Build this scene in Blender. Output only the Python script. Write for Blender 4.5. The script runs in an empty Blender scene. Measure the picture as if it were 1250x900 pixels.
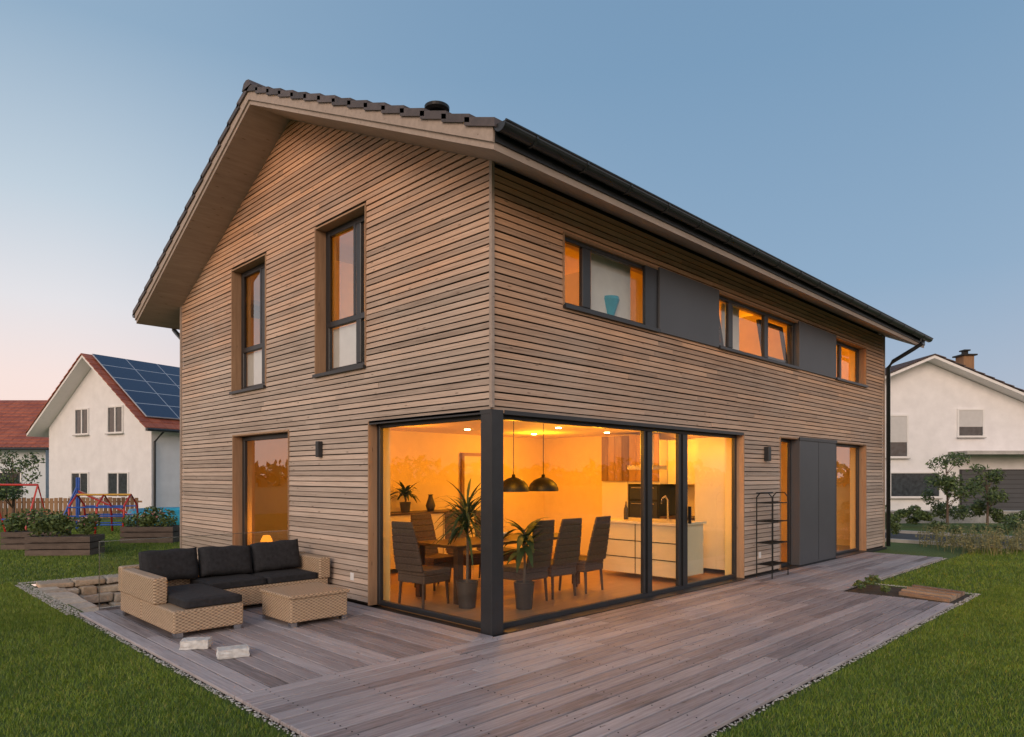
import bpy, bmesh, math, random
from mathutils import Vector, Matrix, Euler
random.seed(7)
R=math.radians
S2=math.sqrt(.5)
CAM=(-4.907,-5.204,1.65)

def site(e,n):
    """street frame (e to the east, n to the north) -> world axes aligned with the timber house"""
    return (CAM[0]+(n+e)*S2, CAM[1]+(n-e)*S2)

# ---------------------------------------------------------------- materials
def nmat(name):
    m=bpy.data.materials.new(name); m.use_nodes=True
    nt=m.node_tree; b=nt.nodes['Principled BSDF']
    return m,nt,b
def N(nt,t,**kw):
    n=nt.nodes.new(t)
    for k,v in kw.items():
        setattr(n,k,v)
    return n
def coords(nt,scale=(1,1,1),rot=(0,0,0)):
    tc=N(nt,'ShaderNodeTexCoord'); mp=N(nt,'ShaderNodeMapping')
    mp.inputs['Scale'].default_value=scale; mp.inputs['Rotation'].default_value=rot
    nt.links.new(tc.outputs['Object'],mp.inputs['Vector'])
    return mp.outputs['Vector']
def noise(nt,vec,scale=1,detail=4,rough=.55):
    n=N(nt,'ShaderNodeTexNoise'); n.inputs['Scale'].default_value=scale
    n.inputs['Detail'].default_value=detail; n.inputs['Roughness'].default_value=rough
    if vec is not None: nt.links.new(vec,n.inputs['Vector'])
    return n.outputs['Fac']
def ramp(nt,fac,stops):
    r=N(nt,'ShaderNodeValToRGB'); cr=r.color_ramp
    while len(cr.elements)<len(stops): cr.elements.new(.5)
    for e,(p,c) in zip(cr.elements,stops):
        e.position=p; e.color=(*c,1) if len(c)==3 else c
    nt.links.new(fac,r.inputs['Fac']); return r.outputs['Color']
def mixc(nt,fac,a,b,mode='MIX'):
    m=N(nt,'ShaderNodeMix',data_type='RGBA',blend_type=mode)
    def s(i,v):
        if isinstance(v,(tuple,list)): m.inputs[i].default_value=(*v,1)
        elif isinstance(v,(int,float)): m.inputs[i].default_value=v
        else: nt.links.new(v,m.inputs[i])
    s(0,fac); s(6,a); s(7,b); return m.outputs[2]
def mth(nt,op,a,b=None,clamp=False):
    m=N(nt,'ShaderNodeMath',operation=op); m.use_clamp=clamp
    for i,v in enumerate((a,b)):
        if v is None: continue
        if isinstance(v,(int,float)): m.inputs[i].default_value=v
        else: nt.links.new(v,m.inputs[i])
    return m.outputs[0]
def bump(nt,b,h,strength=.3,dist=.01):
    n=N(nt,'ShaderNodeBump'); n.inputs['Strength'].default_value=strength; n.inputs['Distance'].default_value=dist
    nt.links.new(h,n.inputs['Height']); nt.links.new(n.outputs['Normal'],b.inputs['Normal'])
def island(nt):
    return N(nt,'ShaderNodeNewGeometry').outputs['Random Per Island']

def plain(name,c,rough=.6,metal=0,var=.12,scale=6,bmp=0,bs=40):
    m,nt,b=nmat(name)
    f=noise(nt,coords(nt),scale)
    lo=tuple(x*(1-var) for x in c); hi=tuple(min(1,x*(1+var)) for x in c)
    nt.links.new(ramp(nt,f,[(.3,lo),(.7,hi)]),b.inputs['Base Color'])
    b.inputs['Roughness'].default_value=rough; b.inputs['Metallic'].default_value=metal
    if bmp: bump(nt,b,noise(nt,coords(nt),bs),bmp)
    return m

def wood(name,stops,grain=(1.2,1.2,45),rough=.75,weather=None,isl=.5,knots=True,kden=1.0,tint=(1.18,.84,.57),contrast=.8):
    m,nt,b=nmat(name)
    v=coords(nt,grain)
    isr=island(nt)
    add=N(nt,'ShaderNodeVectorMath',operation='ADD'); nt.links.new(v,add.inputs[0])
    sc=mth(nt,'MULTIPLY',isr,37.0); cx=N(nt,'ShaderNodeCombineXYZ')
    for i in range(3): nt.links.new(sc,cx.inputs[i])
    nt.links.new(cx.outputs[0],add.inputs[1])
    g=noise(nt,add.outputs[0],1.6,6,.7)
    big=noise(nt,coords(nt,(1,1,1)),.45,3)
    f=mth(nt,'ADD',mth(nt,'MULTIPLY',g,contrast),mth(nt,'MULTIPLY',mth(nt,'SUBTRACT',isr,.5),isl))
    f=mth(nt,'ADD',f,mth(nt,'MULTIPLY',mth(nt,'SUBTRACT',big,.5),.4))
    f=mth(nt,'ADD',f,.5-contrast/2)
    col=ramp(nt,f,stops)
    if weather:
        sx=N(nt,'ShaderNodeSeparateXYZ'); nt.links.new(coords(nt),sx.inputs[0])
        h=mth(nt,'DIVIDE',mth(nt,'SUBTRACT',sx.outputs[2],weather[0]),weather[1])
        h=mth(nt,'ADD',h,mth(nt,'MULTIPLY',mth(nt,'SUBTRACT',noise(nt,coords(nt,(.5,.5,1.3)),1.1,4),.5),1.2),True)
        h=mth(nt,'ADD',h,mth(nt,'MULTIPLY',mth(nt,'SUBTRACT',isr,.5),.4),True)
        col=mixc(nt,mth(nt,'MULTIPLY',h,.9),col,mixc(nt,1,col,tint,'MULTIPLY'))
    if knots:
        vo=N(nt,'ShaderNodeTexVoronoi'); vo.inputs['Scale'].default_value=kden
        kv=tuple(3.2 if g_<10 else 13 for g_ in grain); nt.links.new(coords(nt,kv),vo.inputs['Vector'])
        k=ramp(nt,vo.outputs['Distance'],[(.06,(1,1,1)),(.13,(0,0,0))])
        col=mixc(nt,mth(nt,'MULTIPLY',k,.6),col,(.09,.05,.03))
    nt.links.new(col,b.inputs['Base Color']); b.inputs['Roughness'].default_value=rough
    bump(nt,b,g,.4,.006)
    return m

M={}
SD=[(.15,(.20,.15,.115)),(.36,(.37,.292,.235)),(.58,(.51,.42,.35)),(.84,(.69,.60,.52))]
M['siding']=wood('larch_siding',SD,weather=(3.0,3.4),isl=.28,tint=(1.22,.82,.54))
M['sidingb']=wood('larch_siding_sheltered',SD,weather=(1.4,3.0),isl=.28,tint=(1.16,.81,.55))
M['reveal']=wood('larch_reveal',[(.2,(.19,.11,.06)),(.6,(.35,.215,.125)),(.9,(.44,.29,.18))],grain=(14,14,1.2))
M['soffit']=wood('soffit_boards',[(.2,(.27,.215,.18)),(.6,(.40,.33,.28)),(.9,(.50,.42,.37))],grain=(1.2,10,10),isl=.2)
DK=[(.18,(.12,.10,.10)),(.40,(.255,.222,.228)),(.60,(.37,.333,.345)),(.84,(.52,.48,.49))]
M['deckx']=wood('deck_boards',DK,grain=(1.3,32,3),rough=.58,isl=.38,contrast=.95)
M['decky']=wood('deck_boards_cross',DK,grain=(32,1.3,3),rough=.58,isl=.38,contrast=.95)
M['rackwood']=wood('timber_offcuts',[(.2,(.2,.13,.09)),(.8,(.42,.31,.22))],grain=(5,5,5),isl=.7)
M['membrane']=plain('wall_membrane',(.025,.018,.014),.9)
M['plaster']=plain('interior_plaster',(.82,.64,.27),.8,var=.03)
M['anth']=plain('anthracite_frame',(.03,.032,.036),.4,.2)
M['panel']=plain('anthracite_panel',(.075,.08,.09),.5,.1,var=.06,scale=1.5)
M['gutter']=plain('anthracite_zinc',(.05,.055,.06),.35,.6)
M['white']=plain('white_render',(.78,.78,.80),.85,var=.06,scale=2,bmp=.15,bs=60)
M['blueish']=plain('pale_render',(.62,.68,.74),.85,var=.04,scale=2)
M['whitepl']=plain('white_frame',(.75,.75,.75),.5,var=.03)
M['darkwin']=plain('dark_window_glass',(.05,.06,.07),.08,0,var=.3)
M['blind']=plain('roller_blind',(.55,.55,.55),.8,var=.04)
M['curtain']=plain('curtain',(.75,.73,.70),.9,var=.05)
M['black']=plain('black_metal',(.015,.015,.015),.45,.5)
M['blackfab']=plain('black_fabric',(.020,.021,.025),.9,var=.35,scale=25,bmp=.3,bs=150)
M['stone']=plain('white_limestone',(.6,.6,.58),.85,var=.2,scale=20,bmp=.6,bs=60)
M['concrete']=plain('concrete',(.42,.41,.39),.9,var=.15,scale=5,bmp=.2)
M['soil']=plain('soil',(.06,.045,.03),.95,var=.4,scale=12,bmp=.7)
M['red']=plain('red_paint',(.5,.03,.02),.4)
M['blue']=plain('blue_paint',(.02,.1,.45),.4)
M['yellow']=plain('yellow_paint',(.6,.33,.03),.4)
M['pool']=plain('pool_vinyl',(.04,.35,.5),.3)
M['asphalt']=plain('asphalt',(.055,.055,.058),.9,var=.25,scale=30,bmp=.3)
M['terracotta']=plain('terracotta',(.3,.12,.06),.8)
M['darkpot']=plain('dark_pot',(.05,.04,.035),.5)
M['floor']=wood('oak_floor',[(.2,(.25,.14,.07)),(.8,(.42,.26,.14))],grain=(1,12,3),rough=.35,isl=.4,knots=False)
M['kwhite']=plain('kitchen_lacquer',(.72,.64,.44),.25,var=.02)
M['kwood']=wood('old_oak_panel',[(.2,(.12,.06,.03)),(.8,(.35,.2,.1))],grain=(10,10,1.2),isl=.6)
M['planter']=wood('planter_planks',[(.2,(.07,.05,.04)),(.8,(.2,.15,.12))],grain=(3,3,10),isl=.4)
M['steel']=plain('steel',(.5,.5,.5),.25,1)
M['tablewood']=plain('table_walnut',(.06,.03,.016),.4,var=.3)
M['chairw']=plain('rattan_dark',(.085,.052,.035),.7,var=.4,scale=60,bmp=.6,bs=90)

def stone_mat():
    m,nt,b=nmat('sandstone'); i=island(nt)
    c=ramp(nt,i,[(0,(.40,.32,.23)),(.35,(.62,.53,.42)),(.7,(.50,.44,.38)),(1,(.70,.62,.5))])
    n=noise(nt,coords(nt),18,6,.7)
    c=mixc(nt,1,c,ramp(nt,n,[(.25,(.55,.55,.55)),(.7,(1.1,1.1,1.1))]),'MULTIPLY')
    nt.links.new(c,b.inputs['Base Color']); b.inputs['Roughness'].default_value=.9
    bump(nt,b,n,.8,.02); return m
M['sandstone']=stone_mat()
def pebble_mat():
    m,nt,b=nmat('pebbles'); i=island(nt)
    c=ramp(nt,i,[(0,(.25,.24,.22)),(.5,(.45,.44,.41)),(1,(.64,.63,.6))])
    nt.links.new(c,b.inputs['Base Color']); b.inputs['Roughness'].default_value=.85; return m
M['pebble']=pebble_mat()
def wicker(name,c1,c2):
    m,nt,b=nmat(name)
    sx=N(nt,'ShaderNodeSeparateXYZ'); nt.links.new(coords(nt),sx.inputs[0])
    x,y,z=sx.outputs
    def sn(v,k,ph=0): return mth(nt,'SINE',mth(nt,'ADD',mth(nt,'MULTIPLY',v,k),ph))
    xy=mth(nt,'ADD',x,y)
    side=mth(nt,'MULTIPLY',sn(xy,105),sn(z,190))
    topp=mth(nt,'MULTIPLY',sn(x,150),sn(y,150))
    g=N(nt,'ShaderNodeNewGeometry'); sn2=N(nt,'ShaderNodeSeparateXYZ'); nt.links.new(g.outputs['Normal'],sn2.inputs[0])
    nz=mth(nt,'GREATER_THAN',mth(nt,'ABSOLUTE',sn2.outputs[2]),.6)
    mx=N(nt,'ShaderNodeMix'); nt.links.new(nz,mx.inputs[0]); nt.links.new(side,mx.inputs[2]); nt.links.new(topp,mx.inputs[3])
    h=mth(nt,'ADD',mth(nt,'MULTIPLY',mx.outputs[0],.5),.5)
    h2=mth(nt,'ADD',mth(nt,'MULTIPLY',h,.7),mth(nt,'MULTIPLY',noise(nt,coords(nt),35,3),.45))
    nt.links.new(ramp(nt,h2,[(.15,c1),(.75,c2)]),b.inputs['Base Color'])
    b.inputs['Roughness'].default_value=.55; bump(nt,b,h,.7,.008); return m
M['wicker']=wicker('rattan_natural',(.14,.085,.05),(.54,.40,.27))
def tile_mat(name,a,bb):
    m,nt,b=nmat(name); i=island(nt)
    c=ramp(nt,i,[(0,a),(1,bb)]); n=noise(nt,coords(nt),9,5)
    c=mixc(nt,1,c,ramp(nt,n,[(.3,(.7,.7,.7)),(.7,(1.15,1.15,1.15))]),'MULTIPLY')
    nt.links.new(c,b.inputs['Base Color']); b.inputs['Roughness'].default_value=.6; return m
M['tile']=tile_mat('brown_roof_tile',(.06,.05,.05),(.11,.09,.088))
M['redtile']=tile_mat('red_roof_tile',(.3,.075,.04),(.42,.12,.06))
M['darktile']=tile_mat('dark_roof_tile',(.06,.04,.04),(.1,.07,.065))
def solar():
    m,nt,b=nmat('solar_panel'); br=N(nt,'ShaderNodeTexBrick'); br.offset=0
    nt.links.new(coords(nt),br.inputs['Vector']); br.inputs['Scale'].default_value=1
    br.inputs['Color1'].default_value=(.02,.035,.08,1); br.inputs['Color2'].default_value=(.024,.042,.09,1)
    br.inputs['Mortar'].default_value=(.4,.43,.48,1); br.inputs['Mortar Size'].default_value=.022
    br.inputs['Brick Width'].default_value=1.6; br.inputs['Row Height'].default_value=1.0
    nt.links.new(br.outputs['Color'],b.inputs['Base Color']); b.inputs['Roughness'].default_value=.15; return m
M['solar']=solar()
def glass(name,base=.07):
    m=bpy.data.materials.new(name); m.use_nodes=True; nt=m.node_tree; nt.nodes.clear()
    out=N(nt,'ShaderNodeOutputMaterial'); tr=N(nt,'ShaderNodeBsdfTransparent'); gl=N(nt,'ShaderNodeBsdfGlossy')
    gl.inputs['Roughness'].default_value=.0; tr.inputs['Color'].default_value=(.93,.95,.94,1)
    g=N(nt,'ShaderNodeNewGeometry'); dp=N(nt,'ShaderNodeVectorMath',operation='DOT_PRODUCT')
    nt.links.new(g.outputs['Normal'],dp.inputs[0]); nt.links.new(g.outputs['Incoming'],dp.inputs[1])
    c=mth(nt,'SUBTRACT',1.0,mth(nt,'ABSOLUTE',dp.outputs['Value']),True)
    f=mth(nt,'ADD',mth(nt,'MULTIPLY',mth(nt,'POWER',c,4.5),1-base),base,True)
    mx=N(nt,'ShaderNodeMixShader'); nt.links.new(f,mx.inputs[0]); nt.links.new(tr.outputs[0],mx.inputs[1]); nt.links.new(gl.outputs[0],mx.inputs[2])
    nt.links.new(mx.outputs[0],out.inputs[0]); return m
M['glass']=glass('window_glass',.045)
M['uglass']=glass('coated_window_glass',.27)
M['mglass']=glass('garden_window_glass',.24)
M['rail']=glass('balustrade_glass',.09)
def emit(name,c,s):
    m=bpy.data.materials.new(name); m.use_nodes=True; nt=m.node_tree; nt.nodes.clear()
    o=N(nt,'ShaderNodeOutputMaterial'); e=N(nt,'ShaderNodeEmission'); e.inputs[0].default_value=(*c,1); e.inputs[1].default_value=s
    nt.links.new(e.outputs[0],o.inputs[0]); return m
M['bulb']=emit('lamp_bulb',(1,.72,.35),30)
def leafm(name,a,bb):
    m,nt,b=nmat(name); i=island(nt)
    nt.links.new(ramp(nt,i,[(0,a),(1,bb)]),b.inputs['Base Color']); b.inputs['Roughness'].default_value=.6
    return m
M['leaf']=leafm('foliage',(.035,.065,.015),(.14,.19,.05))
M['leafy']=leafm('foliage_yellow',(.09,.1,.03),(.28,.25,.1))
M['ileaf']=leafm('house_plant_leaf',(.015,.04,.012),(.045,.08,.025))
M['flower']=leafm('flower_petals',(.35,.08,.1),(.6,.4,.35))
M['bark']=plain('bark',(.12,.085,.06),.9,var=.3,scale=20,bmp=.5)
def blade_mat():
    m,nt,b=nmat('grass_blade'); i=island(nt)
    tc=N(nt,'ShaderNodeNewGeometry'); n=noise(nt,tc.outputs['Position'],.5,4); n3=noise(nt,tc.outputs['Position'],3.5,3)
    c=ramp(nt,i,[(0,(.075,.145,.010)),(.8,(.19,.285,.026)),(1,(.31,.31,.08))])
    c=mixc(nt,1,c,ramp(nt,n,[(.3,(.68,.76,.66)),(.7,(1.25,1.18,1.1))]),'MULTIPLY')
    c=mixc(nt,1,c,ramp(nt,n3,[(.3,(.78,.82,.8)),(.7,(1.15,1.12,1.05))]),'MULTIPLY')
    nt.links.new(c,b.inputs['Base Color']); b.inputs['Roughness'].default_value=.55; return m
M['blade']=blade_mat()
def ground_mat():
    m,nt,b=nmat('lawn_ground')
    v=coords(nt); n1=noise(nt,v,.35,5); n2=noise(nt,v,28,5,.7)
    c=ramp(nt,n1,[(.3,(.065,.115,.016)),(.7,(.11,.165,.026))])
    c=mixc(nt,1,c,ramp(nt,n2,[(.3,(.5,.5,.5)),(.7,(1.3,1.3,1.3))]),'MULTIPLY')
    nt.links.new(c,b.inputs['Base Color']); b.inputs['Roughness'].default_value=.9; bump(nt,b,n2,.8,.03); return m
M['ground']=ground_mat()

# ---------------------------------------------------------------- mesh helpers
def empty(name,loc=(0,0,0),rz=0):
    e=bpy.data.objects.new(name,None); bpy.context.collection.objects.link(e)
    e.location=loc; e.rotation_euler=(0,0,rz); return e
def mk(name,V,F,mat,parent=None,smooth=False,bevel=0,segs=2,loc=None,rot=None):
    me=bpy.data.meshes.new(name); me.from_pydata([tuple(v) for v in V],[],F); me.update()
    if isinstance(mat,str): mat=M[mat]
    me.materials.append(mat)
    if smooth:
        for p in me.polygons: p.use_smooth=True
    o=bpy.data.objects.new(name,me); bpy.context.collection.objects.link(o)
    if parent: o.parent=parent
    if loc: o.location=loc
    if rot: o.rotation_euler=rot
    if bevel:
        md=o.modifiers.new('b','BEVEL'); md.width=bevel; md.segments=segs; md.limit_method='ANGLE'
    return o
class B:
    def __init__(s): s.V=[]; s.F=[]
    def box(s,x0,x1,y0,y1,z0,z1,j=0):
        n=len(s.V)
        for z in (z0,z1):
            for (x,y) in ((x0,y0),(x1,y0),(x1,y1),(x0,y1)):
                s.V.append((x+random.uniform(-j,j),y+random.uniform(-j,j),z+random.uniform(-j,j)))
        s.F+=[(n+3,n+2,n+1,n),(n+4,n+5,n+6,n+7),(n,n+1,n+5,n+4),(n+1,n+2,n+6,n+5),(n+2,n+3,n+7,n+6),(n+3,n,n+4,n+7)]
        return s
    def hexa(s,P):
        n=len(s.V); s.V+=P
        s.F+=[(n+3,n+2,n+1,n),(n+4,n+5,n+6,n+7),(n,n+1,n+5,n+4),(n+1,n+2,n+6,n+5),(n+2,n+3,n+7,n+6),(n+3,n,n+4,n+7)]
        return s
    def prism(s,poly,a,b,axis='x'):
        n=len(s.V); k=len(poly)
        for t in (a,b):
            for h,z in poly: s.V.append((t,h,z) if axis=='x' else (h,t,z))
        s.F.append(tuple(range(n+k-1,n-1,-1))); s.F.append(tuple(range(n+k,n+2*k)))
        for i in range(k):
            j=(i+1)%k; s.F.append((n+i,n+j,n+k+j,n+k+i))
        return s
    def tube(s,pts,r,seg=8,r2=None):
        pts=[Vector(p) for p in pts]; n=len(s.V); k=len(pts)
        for i,p in enumerate(pts):
            d=(pts[min(i+1,k-1)]-pts[max(i-1,0)]).normalized()
            u=d.orthogonal().normalized() if abs(d.z)>.9 else d.cross(Vector((0,0,1))).normalized(); w=d.cross(u)
            rr=r if r2 is None else r+(r2-r)*i/max(1,k-1)
            for q in range(seg):
                a=2*math.pi*q/seg; s.V.append(tuple(p+u*math.cos(a)*rr+w*math.sin(a)*rr))
        for i in range(k-1):
            for q in range(seg):
                a=n+i*seg+q; b=n+i*seg+(q+1)%seg; s.F.append((a,b,b+seg,a+seg))
        s.F.append(tuple(n+q for q in range(seg))[::-1]); s.F.append(tuple(n+(k-1)*seg+q for q in range(seg)))
        return s
    def lathe(s,prof,c,seg=24):
        n=len(s.V)
        for r,z in prof:
            for q in range(seg):
                a=2*math.pi*q/seg; s.V.append((c[0]+r*math.cos(a),c[1]+r*math.sin(a),c[2]+z))
        for i in range(len(prof)-1):
            for q in range(seg):
                a=n+i*seg+q; b=n+i*seg+(q+1)%seg; s.F.append((a,b,b+seg,a+seg))
        return s
    def out(s,name,mat,parent=None,**k): return mk(name,s.V,s.F,mat,parent,**k)

# ---------------------------------------------------------------- timber house
H=empty('timber_house')
L=12.54; W=8.75; RID=W/2; EV=.675; G=.61; SL=.463; Z0=4.61
def soff(y): return Z0+SL*((y+EV) if y<=RID else (W+EV-y))
opL=[(0,2.286,0,2.34),(4.40,6.40,.06,2.34),(2.34,3.63,3.06,5.14),(5.155,6.44,3.06,5.14)]
opR=[(0,5.585,0,2.34),(6.93,11.32,0,2.34),(1.126,11.32,3.62,4.47)]
def cells(ops,lo,hi,topf,extra=[]):
    ys=sorted(set([lo,hi]+extra+[v for o in ops for v in o[:2] if lo<v<hi]))
    for a,b in zip(ys[:-1],ys[1:]):
        mid=(a+b)/2; oo=sorted([(o[2],o[3]) for o in ops if o[0]<mid<o[1]]); z=0.0
        for c,d in oo:
            if c>z: yield a,b,z,c,c
            z=d
        yield a,b,z,topf(a),topf(b)
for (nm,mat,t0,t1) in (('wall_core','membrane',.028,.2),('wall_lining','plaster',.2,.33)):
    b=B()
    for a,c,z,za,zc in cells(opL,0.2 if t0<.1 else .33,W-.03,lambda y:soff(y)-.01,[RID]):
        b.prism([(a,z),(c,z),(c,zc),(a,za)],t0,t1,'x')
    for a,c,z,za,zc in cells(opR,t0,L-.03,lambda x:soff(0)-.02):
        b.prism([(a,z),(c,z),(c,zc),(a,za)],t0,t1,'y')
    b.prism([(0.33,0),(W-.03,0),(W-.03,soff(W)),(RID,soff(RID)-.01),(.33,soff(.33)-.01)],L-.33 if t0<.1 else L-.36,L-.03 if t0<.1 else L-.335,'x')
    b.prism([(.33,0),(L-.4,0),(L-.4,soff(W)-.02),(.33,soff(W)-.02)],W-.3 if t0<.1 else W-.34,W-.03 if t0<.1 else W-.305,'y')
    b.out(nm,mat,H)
b=B(); b.prism([(.05,soff(0)-.06),(.36,soff(0)-.06),(.36,soff(.36)+.05),(.05,soff(.05)+.05)],.21,L-.3,'x')
b.prism([(W-.05,soff(0)-.06),(W-.4,soff(0)-.06),(W-.4,soff(.4)+.05),(W-.05,soff(.05)+.05)],.21,L-.3,'x')
b.box(.03,.34,.35,W-.35,2.47,2.84); b.out('wall_plate','membrane',H)
# siding laths
def laths(ops,lo,hi,ztop,plane,flip,rng=None):
    b=B(); z=.035; pitch=.0735; hgt=.0630
    while z<ztop:
        z1=z+hgt
        a,c=lo,hi
        if rng:
            r=rng(z1)
            if r is None: break
            a,c=max(lo,r[0]),min(hi,r[1])
        iv=[(a,c)]
        for o in ops:
            if o[2]<z+hgt*.5<o[3]:
                nv=[]
                for p,q in iv:
                    if q<=o[0] or p>=o[1]: nv.append((p,q)); continue
                    if o[0]>p+.02: nv.append((p,o[0]))
                    if o[1]<q-.02: nv.append((o[1],q))
                iv=nv
        for p,q in iv:
            t=p
            while t<q-.02:
                e=min(q,t+random.uniform(1.8,4.8))
                if q-e<.5: e=q
                dj=random.uniform(-.004,.003); s0,s1=plane-.023+dj,plane+.001
                zj=random.uniform(-.0022,.0022); ze=zj+random.uniform(-.002,.002)
                def pt(h,dp,zz,zo): return (dp,h,zz+zo) if flip else (h,dp,zz+zo)
                te=e-.003
                b.hexa([pt(t,s0,z,zj),pt(te,s0,z,ze),pt(te,s1,z+.004,ze),pt(t,s1,z+.004,zj),pt(t,s0+.004,z1-.004,zj),pt(te,s0+.004,z1-.004,ze),pt(te,s1,z1,ze),pt(t,s1,z1,zj)]); t=e
        z+=pitch
    return b
def grange(z):
    z-=.07
    if z>soff(RID)-.01: return None
    if z<=soff(0)-.02: return (0,W)
    y=(z-Z0)/SL-EV
    return (y,W-y)
b=laths(opL,.02,W,7.1,.02,True,grange); b.out('siding_gable',M['siding'],H)
b=laths(opR,.02,L,soff(0)-.05,.02,False); b.out('siding_side',M['sidingb'],H)
b=laths([],0,W,7.1,L+.01,True,grange); b.out('siding_rear_gable',M['siding'],H)
b=laths([],0,L,soff(0)-.05,W+.01,False); b.out('siding_rear',M['siding'],H)
B().box(-.02,.02,-.02,.02,2.36,soff(0)+.0).out('corner_trim','soffit',H)
B().box(-.03,.02,W-.01,W+.03,0,4.93).out('corner_trim_far','soffit',H)
B().box(L-.01,L+.03,-.02,.02,0,4.9).out('corner_trim_east','soffit',H)

# reveals
def reveal_L(y0,y1,z0,z1,d=.19,sill=True):
    b=B()
    b.box(-.012,d,y0-.001,y0+.022,z0,z1); b.box(-.012,d,y1-.022,y1+.001,z0,z1)
    b.box(-.012,d,y0+.022,y1-.022,z1-.022,z1+.001); b.out('window_reveal','reveal',H)
    if sill: B().box(-.05,d,y0+.003,y1-.003,z0-.03,z0+.012).out('window_sill','anth',H)
def reveal_R(x0,x1,z0,z1,d=.19,sill=True,l=True,r=True):
    b=B()
    if l: b.box(x0-.001,x0+.022,-.012,d,z0,z1)
    if r: b.box(x1-.022,x1+.001,-.012,d,z0,z1)
    b.box(x0+.022,x1-.022,-.012,d,z1-.022,z1+.001); b.out('window_reveal','reveal',H)
    if sill: B().box(x0+.003,x1-.003,-.05,d,z0-.03,z0+.012).out('window_sill','anth',H)
def frame(axis,a0,a1,z0,z1,mull=[],trans=[],dep=.15,fw=.055,gl='uglass',name='window_frame',th=.06):
    b=B()
    def bx(p,q,r,s,o=0):
        if axis=='y': b.box(dep-o,dep+th-o,p,q,r,s)
        else: b.box(p,q,dep-o,dep+th-o,r,s)
    bx(a0,a0+fw,z0,z1); bx(a1-fw,a1,z0,z1); bx(a0+fw,a1-fw,z0,z0+fw); bx(a0+fw,a1-fw,z1-fw,z1)
    for m,w in mull: bx(m-w/2,m+w/2,z0+fw,z1-fw,.003)
    for z,p,q in trans: bx(p,q,z-.04,z+.04,.006)
    b.out(name,'anth',H,bevel=.006,segs=1)
    g=dep+.03
    if axis=='y': V=[(g,a0+fw,z0+fw),(g,a1-fw,z0+fw),(g,a1-fw,z1-fw),(g,a0+fw,z1-fw)]
    else: V=[(a0+fw,g,z0+fw),(a1-fw,g,z0+fw),(a1-fw,g,z1-fw),(a0+fw,g,z1-fw)]
    mk('window_pane',V,[(0,1,2,3)],gl,H)
# gable windows
for (y0,y1) in ((2.34,3.63),(5.155,6.44)):
    reveal_L(y0,y1,3.06,5.14)
    frame('y',y0+.022,y1-.022,3.072,5.118,mull=[(y0+.42,.11)],trans=[(3.78,y0+.07,y1-.07)],fw=.09)
    B().box(.142,.149,y0+.475,y0+.53,3.82,5.04).box(.142,.149,y1-.15,y1-.098,3.82,5.04).out('casement_frame','anth',H)
    b=B()
    for i in range(9):
        yy=y0+.05+i*.05; b.box(.36+.02*(i%2),.38+.02*(i%2),yy,yy+.05,2.87,5.1)
    b.out('curtain','curtain',H)
    B().box(.225,.235,y0+.09,y1-.1,3.14,3.73).out('lower_blind','curtain',H)
reveal_L(4.40,6.40,.06,2.34)
frame('y',4.422,6.378,.072,2.318,mull=[],fw=.08,gl='mglass')
# corner glazing
b=B().box(-.012,.2,2.264,2.287,0,2.34).box(-.012,.19,.17,2.264,2.318,2.341)
b.box(.17,5.563,-.012,.19,2.318,2.341).box(5.563,5.586,-.012,.2,0,2.34).out('window_reveal','reveal',H)
B().box(-.008,.165,-.008,.165,-.02,2.345).out('corner_post','anth',H,bevel=.008)
B().box(-.012,-.002,.0,2.264,2.3,2.345).box(.17,5.56,-.015,-.012,2.3,2.345).out('lintel_flashing','anth',H)
frame('y',.165,2.264,0.0,2.318,dep=.11,fw=.06,gl='glass')
frame('x',.165,5.563,0.0,2.318,mull=[(3.03,.2),(3.93,.24)],dep=.11,fw=.06,gl='glass')
B().box(2.98,2.995,.09,.106,.06,2.25).box(3.88,3.895,.09,.106,.06,2.25).box(4.05,4.07,.06,.105,.95,1.2).out('sliding_door_trim','black',H)
# ground floor door group
reveal_R(6.93,7.70,0,2.34,sill=False,r=False); reveal_R(9.45,11.32,0,2.34,sill=False,l=False)
frame('x',6.952,7.72,0,2.318,dep=.13,gl='glass')
frame('x',9.43,11.298,0,2.318,mull=[(9.9,.1)],dep=.13,gl='uglass')
B().box(7.7,9.45,-.035,.13,.01,2.335).out('sliding_shutter','panel',H,bevel=.004)
B().box(8.568,8.582,-.038,-.0351,.05,2.3).box(7.66,9.49,-.05,-.036,2.3,2.36).out('shutter_joint','anth',H)
# upper ribbon
reveal_R(1.126,3.1,3.62,4.47,d=.1,l=True,r=False)
frame('x',1.148,3.1,3.632,4.448,mull=[(1.62,.16)],dep=.045,fw=.05,gl='glass')
B().box(2.80,3.1,.0,.045,3.635,4.445).out('shutter_box','anth',H)
B().box(3.1,4.73,-.03,.2,3.60,4.48).out('facade_panel','panel',H,bevel=.004)
reveal_R(4.73,7.69,3.62,4.47,d=.12,l=False,r=False)
frame('x',4.73,7.69,3.632,4.448,mull=[(5.28,.14),(6.55,.14)],dep=.07,fw=.05,gl='glass')
B().box(7.69,9.5,-.03,.2,3.60,4.48).out('facade_panel','panel',H,bevel=.004)
reveal_R(9.5,11.32,3.62,4.47,d=.19,l=False)
frame('x',9.5,11.298,3.632,4.448,mull=[(10.2,.1)],dep=.14,fw=.06,gl='glass')
def casement(x0,x1,z0,z1,tilt,y):
    e=B(); w=.06
    e.box(x0,x0+w,0,.05,0,z1-z0); e.box(x1-w,x1,0,.05,0,z1-z0); e.box(x0+w,x1-w,0,.05,0,w); e.box(x0+w,x1-w,0,.05,z1-z0-w,z1-z0)
    e.out('tilted_casement','anth',H,loc=(0,y,z0),rot=(-tilt,0,0))
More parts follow.
